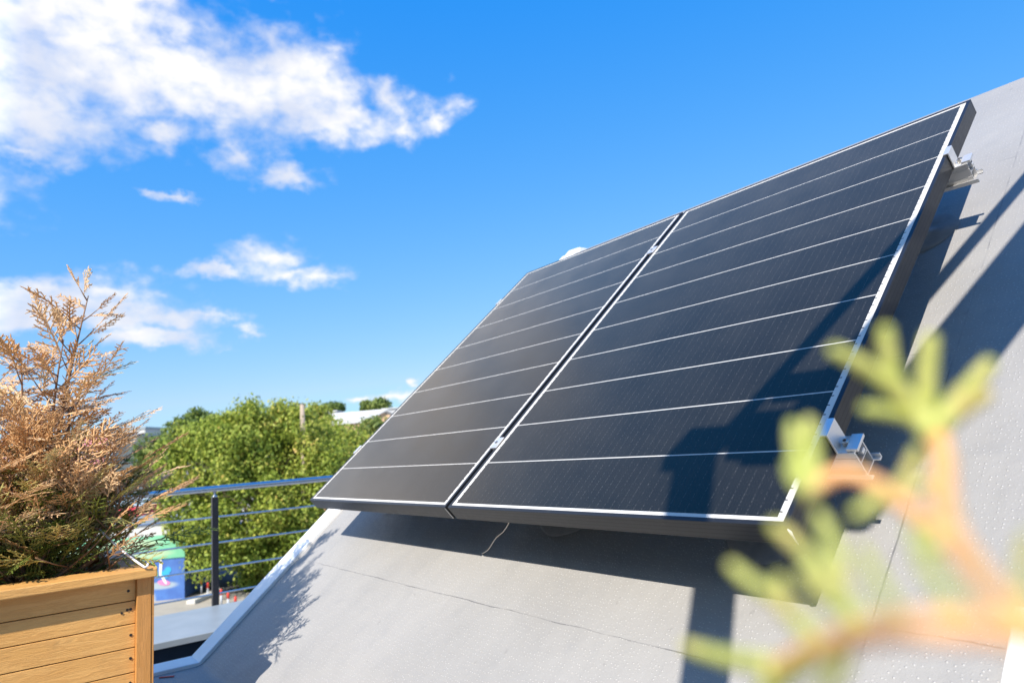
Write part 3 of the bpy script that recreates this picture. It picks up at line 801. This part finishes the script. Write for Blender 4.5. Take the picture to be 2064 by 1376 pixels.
# ------------------------------------------------------------------ timber pergola behind the camera (casts the beam shadows)
pg = tag(empty('pergola', (2.724, -1.53, FLOOR)), 'weathered timber pergola on the terrace whose beams shade the panel', 'pergola'); pg.matrix_world = Matrix.Identity(4)
MB().box((2.686, -1.57, FLOOR), (2.764, -1.492, 1.80)).build('post', M_grey_wood, pg, bevel=.003)
MB().box((2.665, -1.60, 1.80), (2.785, -1.46, 1.86)).build('post_cap', M_grey_wood, pg, bevel=.003)
MB().box((2.722, -1.495, 1.735), (2.752, 1.1, 1.772)).build('rafter', M_grey_wood, pg)
MB().box((2.852, -1.35, 1.60), (2.985, 1.1, 1.79)).build('beam', M_grey_wood, pg, bevel=.02)
MB().box((2.7525, -1.43, 1.67), (2.8515, -1.33, 1.78)).build('cross_tie', M_grey_wood, pg)
MB().box((2.753, -1.22, 1.70), (2.852, -1.15, 1.77)).build('cross_tie', M_grey_wood, pg)
mb = MB(); mb.tube([(2.80, -1.40, 1.70), (2.875, -1.40, 1.70)], .058, 20); mb.build('corner_bracket', M_grey_wood, pg)

# unseen dark deck and timber screen, added to cut bounced and sky fill light
o = MB().box((.55, -5.05, FLOOR + .003), (6.9, -1.15, FLOOR + .028)).build('bounce_cutting_deck', mottled((.045, .03, .02), (.08, .055, .035), 8, .7, stretch=(.3, 6, 6))('bounce_cutting_boards'))
tag(o, 'unseen dark timber deck added to cut light bounced onto the slope', 'bounce_cutting_deck')
sc_ = tag(empty('fill_blocking_screen', (3, -5.1, FLOOR)), 'unseen dark timber screen added behind the camera to block sky fill', 'screen'); sc_.matrix_world = Matrix.Identity(4)
mb = MB()
for k in range(27): mb.box((-.25, -5.12, FLOOR + .02 + k * .14), (6.9, -5.09, FLOOR + .15 + k * .14))
mb.build('board_panel', mat('fill_blocking_boards', (.03, .022, .018), .7), sc_)
for x in (-.2, 1.5, 3.2, 4.9, 6.8): MB().box((x, -5.18, FLOOR), (x + .07, -5.122, FLOOR + 3.8)).build('post', M_black, sc_)

# ------------------------------------------------------------------ ground, street
GZ = -7.0
def ground_fn(t, b):
    p = objco(t)
    n = t.noise(p, .05, 6, .6); n2 = t.noise(p, 1.2, 5, .65)
    c = t.mix(t.sstep(n, .4, .6), (.33, .30, .255), (.40, .37, .32))
    c = t.mix(t.math('MULTIPLY', t.sstep(n2, .45, .7), .3), c, (.24, .22, .19))
    t.put(b.inputs['Base Color'], c)
MB().add([(-2500, -2500, GZ), (2500, -2500, GZ), (2500, 2500, GZ), (-2500, 2500, GZ)], [(0, 1, 2, 3)]).build('ground', mat('dusty_paving', (.4, .37, .32), .9, fn=ground_fn))['kind'] = 'structure'
g0 = onz(470, 1150, GZ)
asp = [onz(x, y, GZ) for x, y in ((372, 1160), (470, 1135), (640, 1160), (560, 1182), (420, 1203), (375, 1209))]
MB().add([(p[0], p[1], GZ + .02) for p in asp], [tuple(range(len(asp)))[::-1]]).build('road', mottled((.10, .095, .09), (.14, .13, .12), .8, .9)('worn_asphalt'))['kind'] = 'structure'
# grass bank under the tree
rg = np.random.RandomState(3)
gc = onz(492, 1135, GZ); nG = 5000
ang = rg.uniform(0, 6.283, nG); rr = np.sqrt(rg.uniform(0, 1, nG)); cx = gc[0] + np.cos(ang) * rr * 5.0; cy = gc[1] + 4 + np.sin(ang) * rr * 5.5
h = rg.uniform(.1, .35, nG); dx = rg.uniform(-.1, .1, nG); wv = .05
V = np.stack([np.stack([cx - wv, cy, np.full(nG, GZ)], 1), np.stack([cx + wv, cy, np.full(nG, GZ)], 1), np.stack([cx + dx + .01, cy + dx, GZ + h], 1), np.stack([cx + dx - .01, cy + dx, GZ + h], 1)], 1).reshape(-1, 3)
o = arrmesh('grass', V, np.arange(nG * 4).reshape(-1, 4), M_tree2, None, np.repeat(rg.uniform(.3, 1, nG), 4))
tag(o, 'tuft of green grass at the foot of the big tree', 'grass', kind='stuff')
# light kerb stones along the bollards
mb = MB(); a = onz(412, 1206, GZ); b = onz(436, 1196, GZ); d = (b - a)
mb.box((-1.6, -.25, 0), (1.6, .25, .22), Matrix.Translation(Vector(a + d * .2)) @ Matrix.Rotation(math.atan2(d[1], d[0]), 4, 'Z')); 
tag(mb.build('kerb', mottled((.5, .48, .44), (.6, .58, .53), 4, .9)('pale_concrete'), None, bevel=.03), 'pale concrete kerb by the red topped bollards', 'kerb')

# bollards
M_bol = mat('bollard_grey', (.45, .47, .5), .6); M_red = mat('bollard_red', (.62, .05, .03), .5)
bol = [(385, 1186), (395.5, 1190), (406, 1196), (419, 1204), (446, 1219), (460, 1227), (475, 1236)]
bl = ['bollard with red top deep in the dark building shade', 'bollard with red top just inside the shade edge', 'red topped bollard on the sunlit kerb nearest the building', 'red topped bollard just left of the black railing post',
      'red topped bollard just right of the black railing post', 'second red topped bollard to the right of the railing post', 'red topped bollard almost hidden by the parapet cap']
proto = None
for k, (x, y) in enumerate(bol):
    p = onz(x, y, GZ)
    if proto is None:
        proto = empty('bollard', tuple(p)); MB().tube([(0, 0, 0), (0, 0, .52)], .055, 12).build('shaft', M_bol, proto, smooth=True)
        MB().tube([(0, 0, .521), (0, 0, .74), (0, 0, .80), (0, 0, .83)], [.066, .066, .05, .015], 12).build('cap', M_red, proto, smooth=True); o = proto
    else:
        o = proto.copy(); col.objects.link(o); o.location = p
        for ch in proto.children:
            c = ch.copy(); col.objects.link(c); c.parent = o
    tag(o, bl[k], 'bollard', 'bollards with red tops along the street')

# ------------------------------------------------------------------ buildings in the background
def facade_frame(p, ang):
    M = Matrix.Rotation(ang, 4, 'Z'); M.translation = Vector((p[0], p[1], GZ)); return M
M_bwhite = mottled((.46, .46, .46), (.54, .54, .53), .6, .8)('white_siding')
def patchy(c0, c1, patches, pc):
    def fn(t, b):
        x, y, z = t.sep(objco(t)); p2 = t.comb(x, z)
        base = t.mix(t.sstep(t.noise(objco(t), .8, 4, .6), .3, .7), c0, c1)
        for cx, cz, rx, rz in patches:
            q = t.vec('LENGTH', t.vec('MULTIPLY', t.vec('SUBTRACT', p2, (cx, cz, 0)), (1 / rx, 1 / rz, 0)))
            base = t.mix(t.math('MULTIPLY', t.math('SUBTRACT', 1.0, t.sstep(q, .6, 1.15)), .85), base, pc)
        t.put(b.inputs['Base Color'], base)
    return fn
M_bblue = mat('blue_mural_paint', (.07, .18, .48), .6, fn=patchy((.045, .11, .36), (.07, .18, .48), [(1.25, .80, .95, .22), (1.85, .05, .35, .55), (6, 1, 2, .5)], (.36, .42, .44)))
M_bgreen = mat('green_paint', (.18, .5, .3), .6, fn=patchy((.13, .42, .25), (.18, .48, .30), [(3.1, 3.15, 2.0, .30), (2.2, 2.55, 1.7, .24), (7, 2.9, 2, .4)], (.40, .50, .32)))
M_beige = mottled((.42, .50, .33), (.5, .53, .4), 1.2, .8)('beige_paint')
M_bred = mat('red_band', (.55, .03, .06), .5); M_dark = mat('dark_opening', (.01, .011, .012), .8)
kc = onz(372, 1205, GZ)
kb = tag(empty('kiosk', M=facade_frame(kc, math.atan2(-.866, -.5))), 'street kiosk with green band and blue painted front', 'kiosk')
# local x runs left along the front, local -y?  front faces the camera
MB().box((0, -8, 0), (14, 0, 2.25)).build('lower_wall', M_bblue, kb)
MB().box((-.03, -8.05, 2.25), (14, .06, 3.55)).build('green_band', M_bgreen, kb)
MB().box((0, -8, 3.55), (14, 0, 4.17)).build('upper_wall', M_bwhite, kb)
MB().box((-.1, -8.1, 4.17), (14, .1, 4.25)).build('roof', M_cap, kb)
MB().box((3.0, .0, 3.56), (3.08, .05, 4.16)).build('downpipe', M_bwhite, kb)
def blob(mb, cx, cz, rx, rz, rot=0, n=18, y0=.004, y1=.02):
    pts = []
    for k in range(n):
        a = 2 * math.pi * k / n; x, z = rx * math.cos(a), rz * math.sin(a)
        pts.append((cx + x * math.cos(rot) - z * math.sin(rot), cz + x * math.sin(rot) + z * math.cos(rot)))
    mb.prism(pts, 'y', y0, y1)
def paint(name, c): return mat(name, c, .6)
for nm, c, bl_ in (('yellow_petal', (.75, .55, .06), [(2.05, 1.72, .22, .3, .3)]), ('pink_petal', (.65, .2, .4), [(2.2, 1.25, .2, .3, -.5), (1.1, .95, .34, .14, .2)]),
                   ('green_petal', (.25, .55, .08), [(1.62, 1.7, .13, .42, -.35)]), ('cyan_petal', (.03, .35, .65), [(1.05, 1.4, .26, .2, .2), (.88, 1.62, .17, .17, 0)]), ('white_stalk', (.7, .7, .7), [(1.28, 1.75, .07, .5, .05), (1.1, 1.12, .07, .3, -.5)])):
    for j, q in enumerate(bl_):
        mb = MB(); blob(mb, *q, y0=.004 + .002 * j, y1=.02 + .003 * j + .004 * len(nm) / 10)
        mb.build(nm, paint(nm + '_paint', c), kb)
# long shop building behind it with a red band
rc = onz(288, 1205, GZ); k_ = 50 / 39.3
sp_ = at(288, 1030, 52)
sb = tag(empty('shop_building', M=facade_frame((sp_[0], sp_[1]), math.atan2(-.866, -.5))), 'white shop building with a red roof band behind the conifer', 'building')
z0 = at(288, 1038, 52)[2] - GZ; z1 = at(288, 1019, 52)[2] - GZ
MB().box((0, -10, 0), (36, 0, z0)).build('wall', M_bwhite, sb)
MB().box((-.05, -10.05, z0), (36, .08, z1)).build('red_band', M_bred, sb)
MB().box((-.1, -10.1, z1), (36, .1, z1 + .45)).build('roof', mat('pale_blue_roof', (.35, .45, .55), .5), sb)
for wx in range(6, 34, 4):
    w_ = MB().box((wx, -.02, 1.2), (wx + 2, .02, 2.6)).build('window', M_dark, sb)
# pink shopping hall with signs
pc = at(222, 960, 64); zt = at(222, 876, 64)[2] - GZ; zb = at(222, 946, 64)[2] - GZ
M_pink = mottled((.52, .17, .22), (.58, .22, .27), .4, .6)('pink_sign_board'); M_lil = mottled((.55, .25, .36), (.62, .30, .42), .4, .6)('lilac_sign_board')
M_cream = mottled((.60, .52, .36), (.66, .58, .42), .8, .8)('cream_render')
ph = tag(empty('shopping_hall', M=facade_frame((pc[0], pc[1]), math.atan2(-.83, -.56))), 'cream shopping hall with pink sign boards behind the conifer', 'building')
MB().box((0, -14, 0), (40, 0, zt)).build('wall', M_cream, ph)
MB().box((-.2, -14.2, zt), (40, .3, zt + .25)).build('roof', M_cap, ph)
MB().box((-.35, -.35, 0), (-.02, .2, zt - .1)).build('corner_column', mat('grey_column', (.2, .2, .22), .6), ph)
def sign(x0, x1, z0_, z1_, m_, txt, size, tx, tz):
    s_ = MB().box((x0, .02, z0_), (x1, .14, z1_)).build('sign_board', m_, ph, bevel=.02)
    fc = bpy.data.curves.new('lettering', 'FONT'); fc.body = txt; fc.size = size; fc.extrude = .01; fc.align_x = 'CENTER'
    tmp = bpy.data.objects.new('lettering', fc); col.objects.link(tmp)
    dg = bpy.context.evaluated_depsgraph_get(); me = bpy.data.meshes.new_from_object(tmp.evaluated_get(dg)); bpy.data.objects.remove(tmp)
    o_ = link('lettering', me, paint('white_lettering', (.8, .78, .8)), s_)
    o_.matrix_local = Matrix.Translation((tx, .165, tz)) @ Matrix.Rotation(math.pi, 4, 'Z') @ Matrix.Rotation(math.pi / 2, 4, 'X')
    return s_
sign(.25, 3.9, zb, zt - .05, M_pink, 'ОВАТ', .75, 1.75, zb + 1.25)
sign(4.9, 8.6, zb - 2.5, zb - .4, M_lil, '', .7, 6, zb)
sign(8.9, 14.2, zb - .5, zt - 1.2, M_lil, 'ЕКТРО\nАРКЕТ', .8, 10.2, zb + .95)
# far white flats on the skyline
for (x, y0, y1, D, w_, lb) in ((292, 864, 890, 150, 9, 'far white low block on the skyline right of the conifer'), (232, 872, 890, 170, 12, 'far white block on the skyline behind the conifer twigs')):
    p = at(x, y1, D); o = empty('far_building', M=facade_frame((p[0], p[1]), math.atan2(-.8, -.6))); tag(o, lb, 'building', 'white blocks on the skyline')
    H = at(x, y0, D)[2] - GZ
    MB().box((0, -8, 0), (w_, 0, H)).build('wall', M_bwhite, o); MB().box((-.2, -8.2, H), (w_ + .2, .2, H + .5)).build('roof', M_cap, o)
    for i in range(int(w_ / 2)): MB().box((.6 + i * 2, 0.01, H - 2.2), (1.6 + i * 2, .06, H - .9)).build('window', M_dark, o)
# gabled house up the hill behind the tree
M_slate = mottled((.42, .44, .47), (.52, .53, .55), 1.5, .7)('pale_roof_sheets'); M_peach = mottled((.66, .42, .25), (.72, .48, .31), 1, .8)('peach_render')
def gabled():
    D = 72; ap = at(770, 828, D); ev = at(738, 848, D); 
    half = np.linalg.norm((ap - ev)[:2]); rise = ap[2] - ev[2]
    rt = R[0].copy(); rt[2] = 0; rt /= np.linalg.norm(rt); fw = R[2].copy(); fw[2] = 0; fw /= np.linalg.norm(fw)
    xa = rt * .93 + fw * .36; yb = -rt * .80 + fw * .60
    yb = np.array([-xa[1], xa[0], 0]) ; yb = yb if yb @ fw > 0 else -yb
    yb = yb * .5 - xa * .86; yb /= np.linalg.norm(yb)
    e = tag(empty('gabled_house', (ap[0], ap[1], GZ)), 'peach house with pale grey gable roof above the trees beside the panel', 'house'); e.matrix_world = Matrix.Identity(4)
    B = np.array([ap[0], ap[1], 0]); h_e = ev[2]; h_a = ap[2]; W_ = half * 1.0; Ln = 8.0
    def pt(a, l, z): q_ = B + xa * a + yb * l; return (q_[0], q_[1], z)
    MB().add([pt(-W_, 0, GZ), pt(W_*1.0, 0, GZ), pt(W_*1.0, 0, h_e), pt(0, 0, h_a - .1), pt(-W_, 0, h_e), pt(-W_, Ln, GZ), pt(W_, Ln, GZ), pt(W_, Ln, h_e), pt(0, Ln, h_a - .1), pt(-W_, Ln, h_e)],
             [(0, 1, 2, 3, 4), (9, 8, 7, 6, 5), (0, 4, 9, 5), (1, 6, 7, 2), (2, 7, 8, 3), (3, 8, 9, 4)]).build('wall', M_peach, e)
    k = 1.22
    mb = MB()
    for s_ in (-1, 1):
        a = [pt(0, -.5, h_a), pt(s_ * W_ * k, -.5, h_a - rise * k), pt(s_ * W_ * k, Ln + .4, h_a - rise * k), pt(0, Ln + .4, h_a)]
        mb.add(a + [(x, y, z + .18) for x, y, z in a], [(0, 3, 2, 1), (4, 5, 6, 7), (0, 1, 5, 4), (1, 2, 6, 5), (2, 3, 7, 6), (3, 0, 4, 7)])
    rf = mb.build('roof', M_slate, e)
gabled()
for (x, y0, y1, D, lb) in ((795, 823, 850, 95, 'white chimney block right of the peach house roof'), (655, 830, 862, 90, 'white low house wall behind the tree top')):
    p = at(x, y1, D); o = empty('far_building', M=facade_frame((p[0], p[1]), math.atan2(-.8, -.6))); tag(o, lb, 'building'); H = at(x, y0, D)[2] - GZ
    MB().box((-1.5, -3, 0), (1.5, 0, H)).build('wall', M_bwhite, o); MB().box((-1.7, -3.2, H), (1.7, .2, H + .15)).build('roof', M_slate, o)
# wooden utility poles
for x, y0, y1, D, r, lb in ((609, 815, 900, 40.6, .13, 'weathered utility pole standing in the big tree crown'), (334, 900, 935, 48, .12, 'short weathered pole left of the big tree')):
    a = at(x, y0, D); o = empty('utility_pole', (a[0], a[1], GZ)); tag(o, lb, 'pole', 'weathered wooden poles')
    MB().tube([(0, 0, 0), (0, 0, a[2] - GZ)], [r * 1.25, r], 12).build('pole_shaft', M_polew, o, smooth=True) if False else MB().tube([(0, 0, 0), (0, 0, a[2] - GZ)], [r * 1.25, r], 12).build('pole_shaft', mottled((.30, .24, .19), (.42, .34, .27), 4, .9, stretch=(1, 1, .2))('pole_wood'), o, smooth=True)
    MB().tube([(0, 0, a[2] - GZ), (0, 0, a[2] - GZ + .05)], r * 1.08, 12).build('pole_cap', mat('pole_cap_metal', (.2, .2, .2), .6), o)


# ------------------------------------------------------------------ trees
def tree(name, label, ctr, rx, rz, seed, m_, nclump, nleaf, size, tintf, group='trees beyond the railing', droop=.6, clump=(.9, 1.7), shape=1.0, trunk_r=.25, extra=()):
    """crown of many leaf faces gathered in clumps round real limbs"""
    rs = np.random.RandomState(seed)
    e = tag(empty(name, (ctr[0], ctr[1], GZ)), label, 'tree', group); e.matrix_world = Matrix.Identity(4)
    ctr = np.array(ctr, float)
    cl = []
    while len(cl) < nclump:
        v = rs.normal(size=3); v /= np.linalg.norm(v); r = rs.uniform(.35, 1) ** .45
        p = v * r
        if p[2] < -.75: continue
        w = 1 + .16 * math.sin(3 * math.atan2(v[1], v[0]) + seed) + .10 * math.sin(5 * v[2] + 2 * v[0])
        q = ctr + p * np.array([rx, rx, rz]) * w * (1 - .12 * rs.random())
        cl.append((q, rs.uniform(*clump) * (1.0 if r > .6 else 1.2), r))
    cl += [(np.array(q), r_, 1.0) for q, r_ in extra]
    Vs, tn = [], []
    for q, cr_, r in cl:
        n_ = int(nleaf * rs.uniform(.6, 1.3))
        g = rs.normal(size=(n_, 3)); g /= np.linalg.norm(g, axis=1)[:, None]; g *= (rs.uniform(0, 1, n_) ** .5)[:, None] * cr_
        g[:, 2] *= .85; 
        # hanging strands under the clump
        hang = rs.random(n_) < .25 * droop; g[hang, 2] -= rs.uniform(0, 1.1, hang.sum()) * cr_ * droop; g[hang, :2] *= .6
        c = q + g
        nrm = g / (np.linalg.norm(g, axis=1)[:, None] + 1e-6) * .75 + rs.normal(size=(n_, 3)) * .5 + np.array([0, 0, .3]); nrm /= np.linalg.norm(nrm, axis=1)[:, None]
        ax_ = rs.normal(size=(n_, 3)) * .7 + np.array([0, 0, -droop]); ax_ -= nrm * (ax_ * nrm).sum(1)[:, None]; ax_ /= np.linalg.norm(ax_, axis=1)[:, None]
        sdv = np.cross(ax_, nrm)
        s_ = size * rs.uniform(.6, 1.35, n_)[:, None]
        Vs.append(np.stack([c - ax_ * s_ * .5, c + sdv * s_ * .28, c + ax_ * s_ * .5, c - sdv * s_ * .28], 1))
        base = tintf(q, rs)
        tn.append(np.repeat(np.clip(base + rs.normal(0, .14, n_), 0, 1), 4))
    V = np.concatenate(Vs).reshape(-1, 3)
    arrmesh('crown', V, np.arange(len(V)).reshape(-1, 4), m_, e, np.concatenate(tn))
    mb = MB(); gz = np.array([ctr[0], ctr[1], GZ]); top = ctr + np.array([0, 0, rz * .5])
    mb.tube([gz, gz * .6 + ctr * .4 + np.array([.1, -.1, 0]), ctr, top], [trunk_r, trunk_r * .8, trunk_r * .55, trunk_r * .2], 9)
    order = rs.permutation(len(cl))[:min(60, len(cl))]
    for i in order:
        q = cl[i][0]; t_ = rs.uniform(.25, .8); s_ = gz * (1 - t_) + ctr * t_ + (np.array([0, 0, rz * .2]) if q[2] > ctr[2] else 0)
        if s_[2] > q[2]: s_ = gz * .45 + ctr * .55
        m = (s_ + q) / 2 + np.array([0, 0, -.3])
        mb.tube([s_, m, q], [trunk_r * .3, trunk_r * .2, trunk_r * .06], 5, cap=False)
    mb.build('trunk', M_bark, e, smooth=True)
    return e
D = 41
c1 = at(525, 985, D); scl = D / FPX
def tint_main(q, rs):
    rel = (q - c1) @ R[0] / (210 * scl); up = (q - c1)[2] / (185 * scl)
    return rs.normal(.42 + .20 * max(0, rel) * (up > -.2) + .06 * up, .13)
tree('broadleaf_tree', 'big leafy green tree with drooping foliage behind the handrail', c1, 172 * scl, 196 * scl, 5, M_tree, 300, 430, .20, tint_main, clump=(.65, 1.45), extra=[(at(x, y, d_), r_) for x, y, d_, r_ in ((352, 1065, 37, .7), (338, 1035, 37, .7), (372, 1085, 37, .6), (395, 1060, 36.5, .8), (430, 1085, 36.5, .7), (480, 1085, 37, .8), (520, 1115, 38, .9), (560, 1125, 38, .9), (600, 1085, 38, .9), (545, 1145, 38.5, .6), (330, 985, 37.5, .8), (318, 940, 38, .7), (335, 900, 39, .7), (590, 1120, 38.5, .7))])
c2 = at(690, 935, 50)
tree('broadleaf_tree', 'yellow green tree just left of the solar panel edge', c2, 62 * 50 / FPX, 80 * 50 / FPX, 9, M_tree, 90, 220, .26, lambda q, rs: rs.normal(.55, .15))
for k, (x, y, D_, rx, rz, n_, lb) in enumerate(((395, 870, 62, 48, 45, 60, 'soft green tree crown behind the left side of the big tree'), (325, 925, 58, 40, 48, 50, 'green tree between the conifer and the big tree'),
        (674, 826, 110, 17, 12, 18, 'small round tree above the roof of the far white house'), (742, 822, 112, 14, 14, 16, 'small round tree above the peach house roof'), (764, 818, 112, 17, 15, 18, 'larger round tree above the peach house gable'),
        (752, 862, 62, 20, 14, 20, 'dark green bush below the peach house gable'), (610, 850, 66, 60, 40, 50, 'tree top rising behind the utility pole'), (300, 900, 90, 45, 25, 30, 'distant tree line under the far white blocks'), (270, 930, 72, 60, 36, 40, 'green tree right of the pink sign board'))):
    p = at(x, y, D_)
    tree('broadleaf_tree', lb, p, rx * D_ / FPX, rz * D_ / FPX, 20 + k, M_tree2 if k not in (6,) else M_tree, n_, 170, .34 if D_ < 100 else .5, lambda q, rs: rs.normal(.5, .2), clump=(.7, 1.2), droop=.3)

# a distant belt of woodland out to the horizon
rs = np.random.RandomState(77); nW = 26000
az = rs.uniform(math.radians(20), math.radians(200), nW); rr = rs.uniform(170, 260, nW)
hh = (3.5 + 3.2 * np.sin(az * 23) * np.sin(az * 7.3) + 1.5 * np.sin(az * 61)).clip(1.5, 7.5) * np.sqrt(rs.uniform(0, 1, nW))
cW = np.stack([C[0] + rr * np.cos(az), C[1] + rr * np.sin(az), GZ + hh], 1)
aW = rs.normal(size=(nW, 3)); aW /= np.linalg.norm(aW, axis=1)[:, None]; bW = np.cross(aW, rs.normal(size=(nW, 3))); bW /= np.linalg.norm(bW, axis=1)[:, None]
V = np.stack([cW - aW * .8, cW + bW * .5, cW + aW * .8, cW - bW * .5], 1).reshape(-1, 3)
o = arrmesh('woodland', V, np.arange(len(V)).reshape(-1, 4), M_tree2, None, np.repeat(rs.uniform(0, .8, nW), 4))
tag(o, 'distant low belt of green woodland along the horizon', 'woodland', kind='stuff')
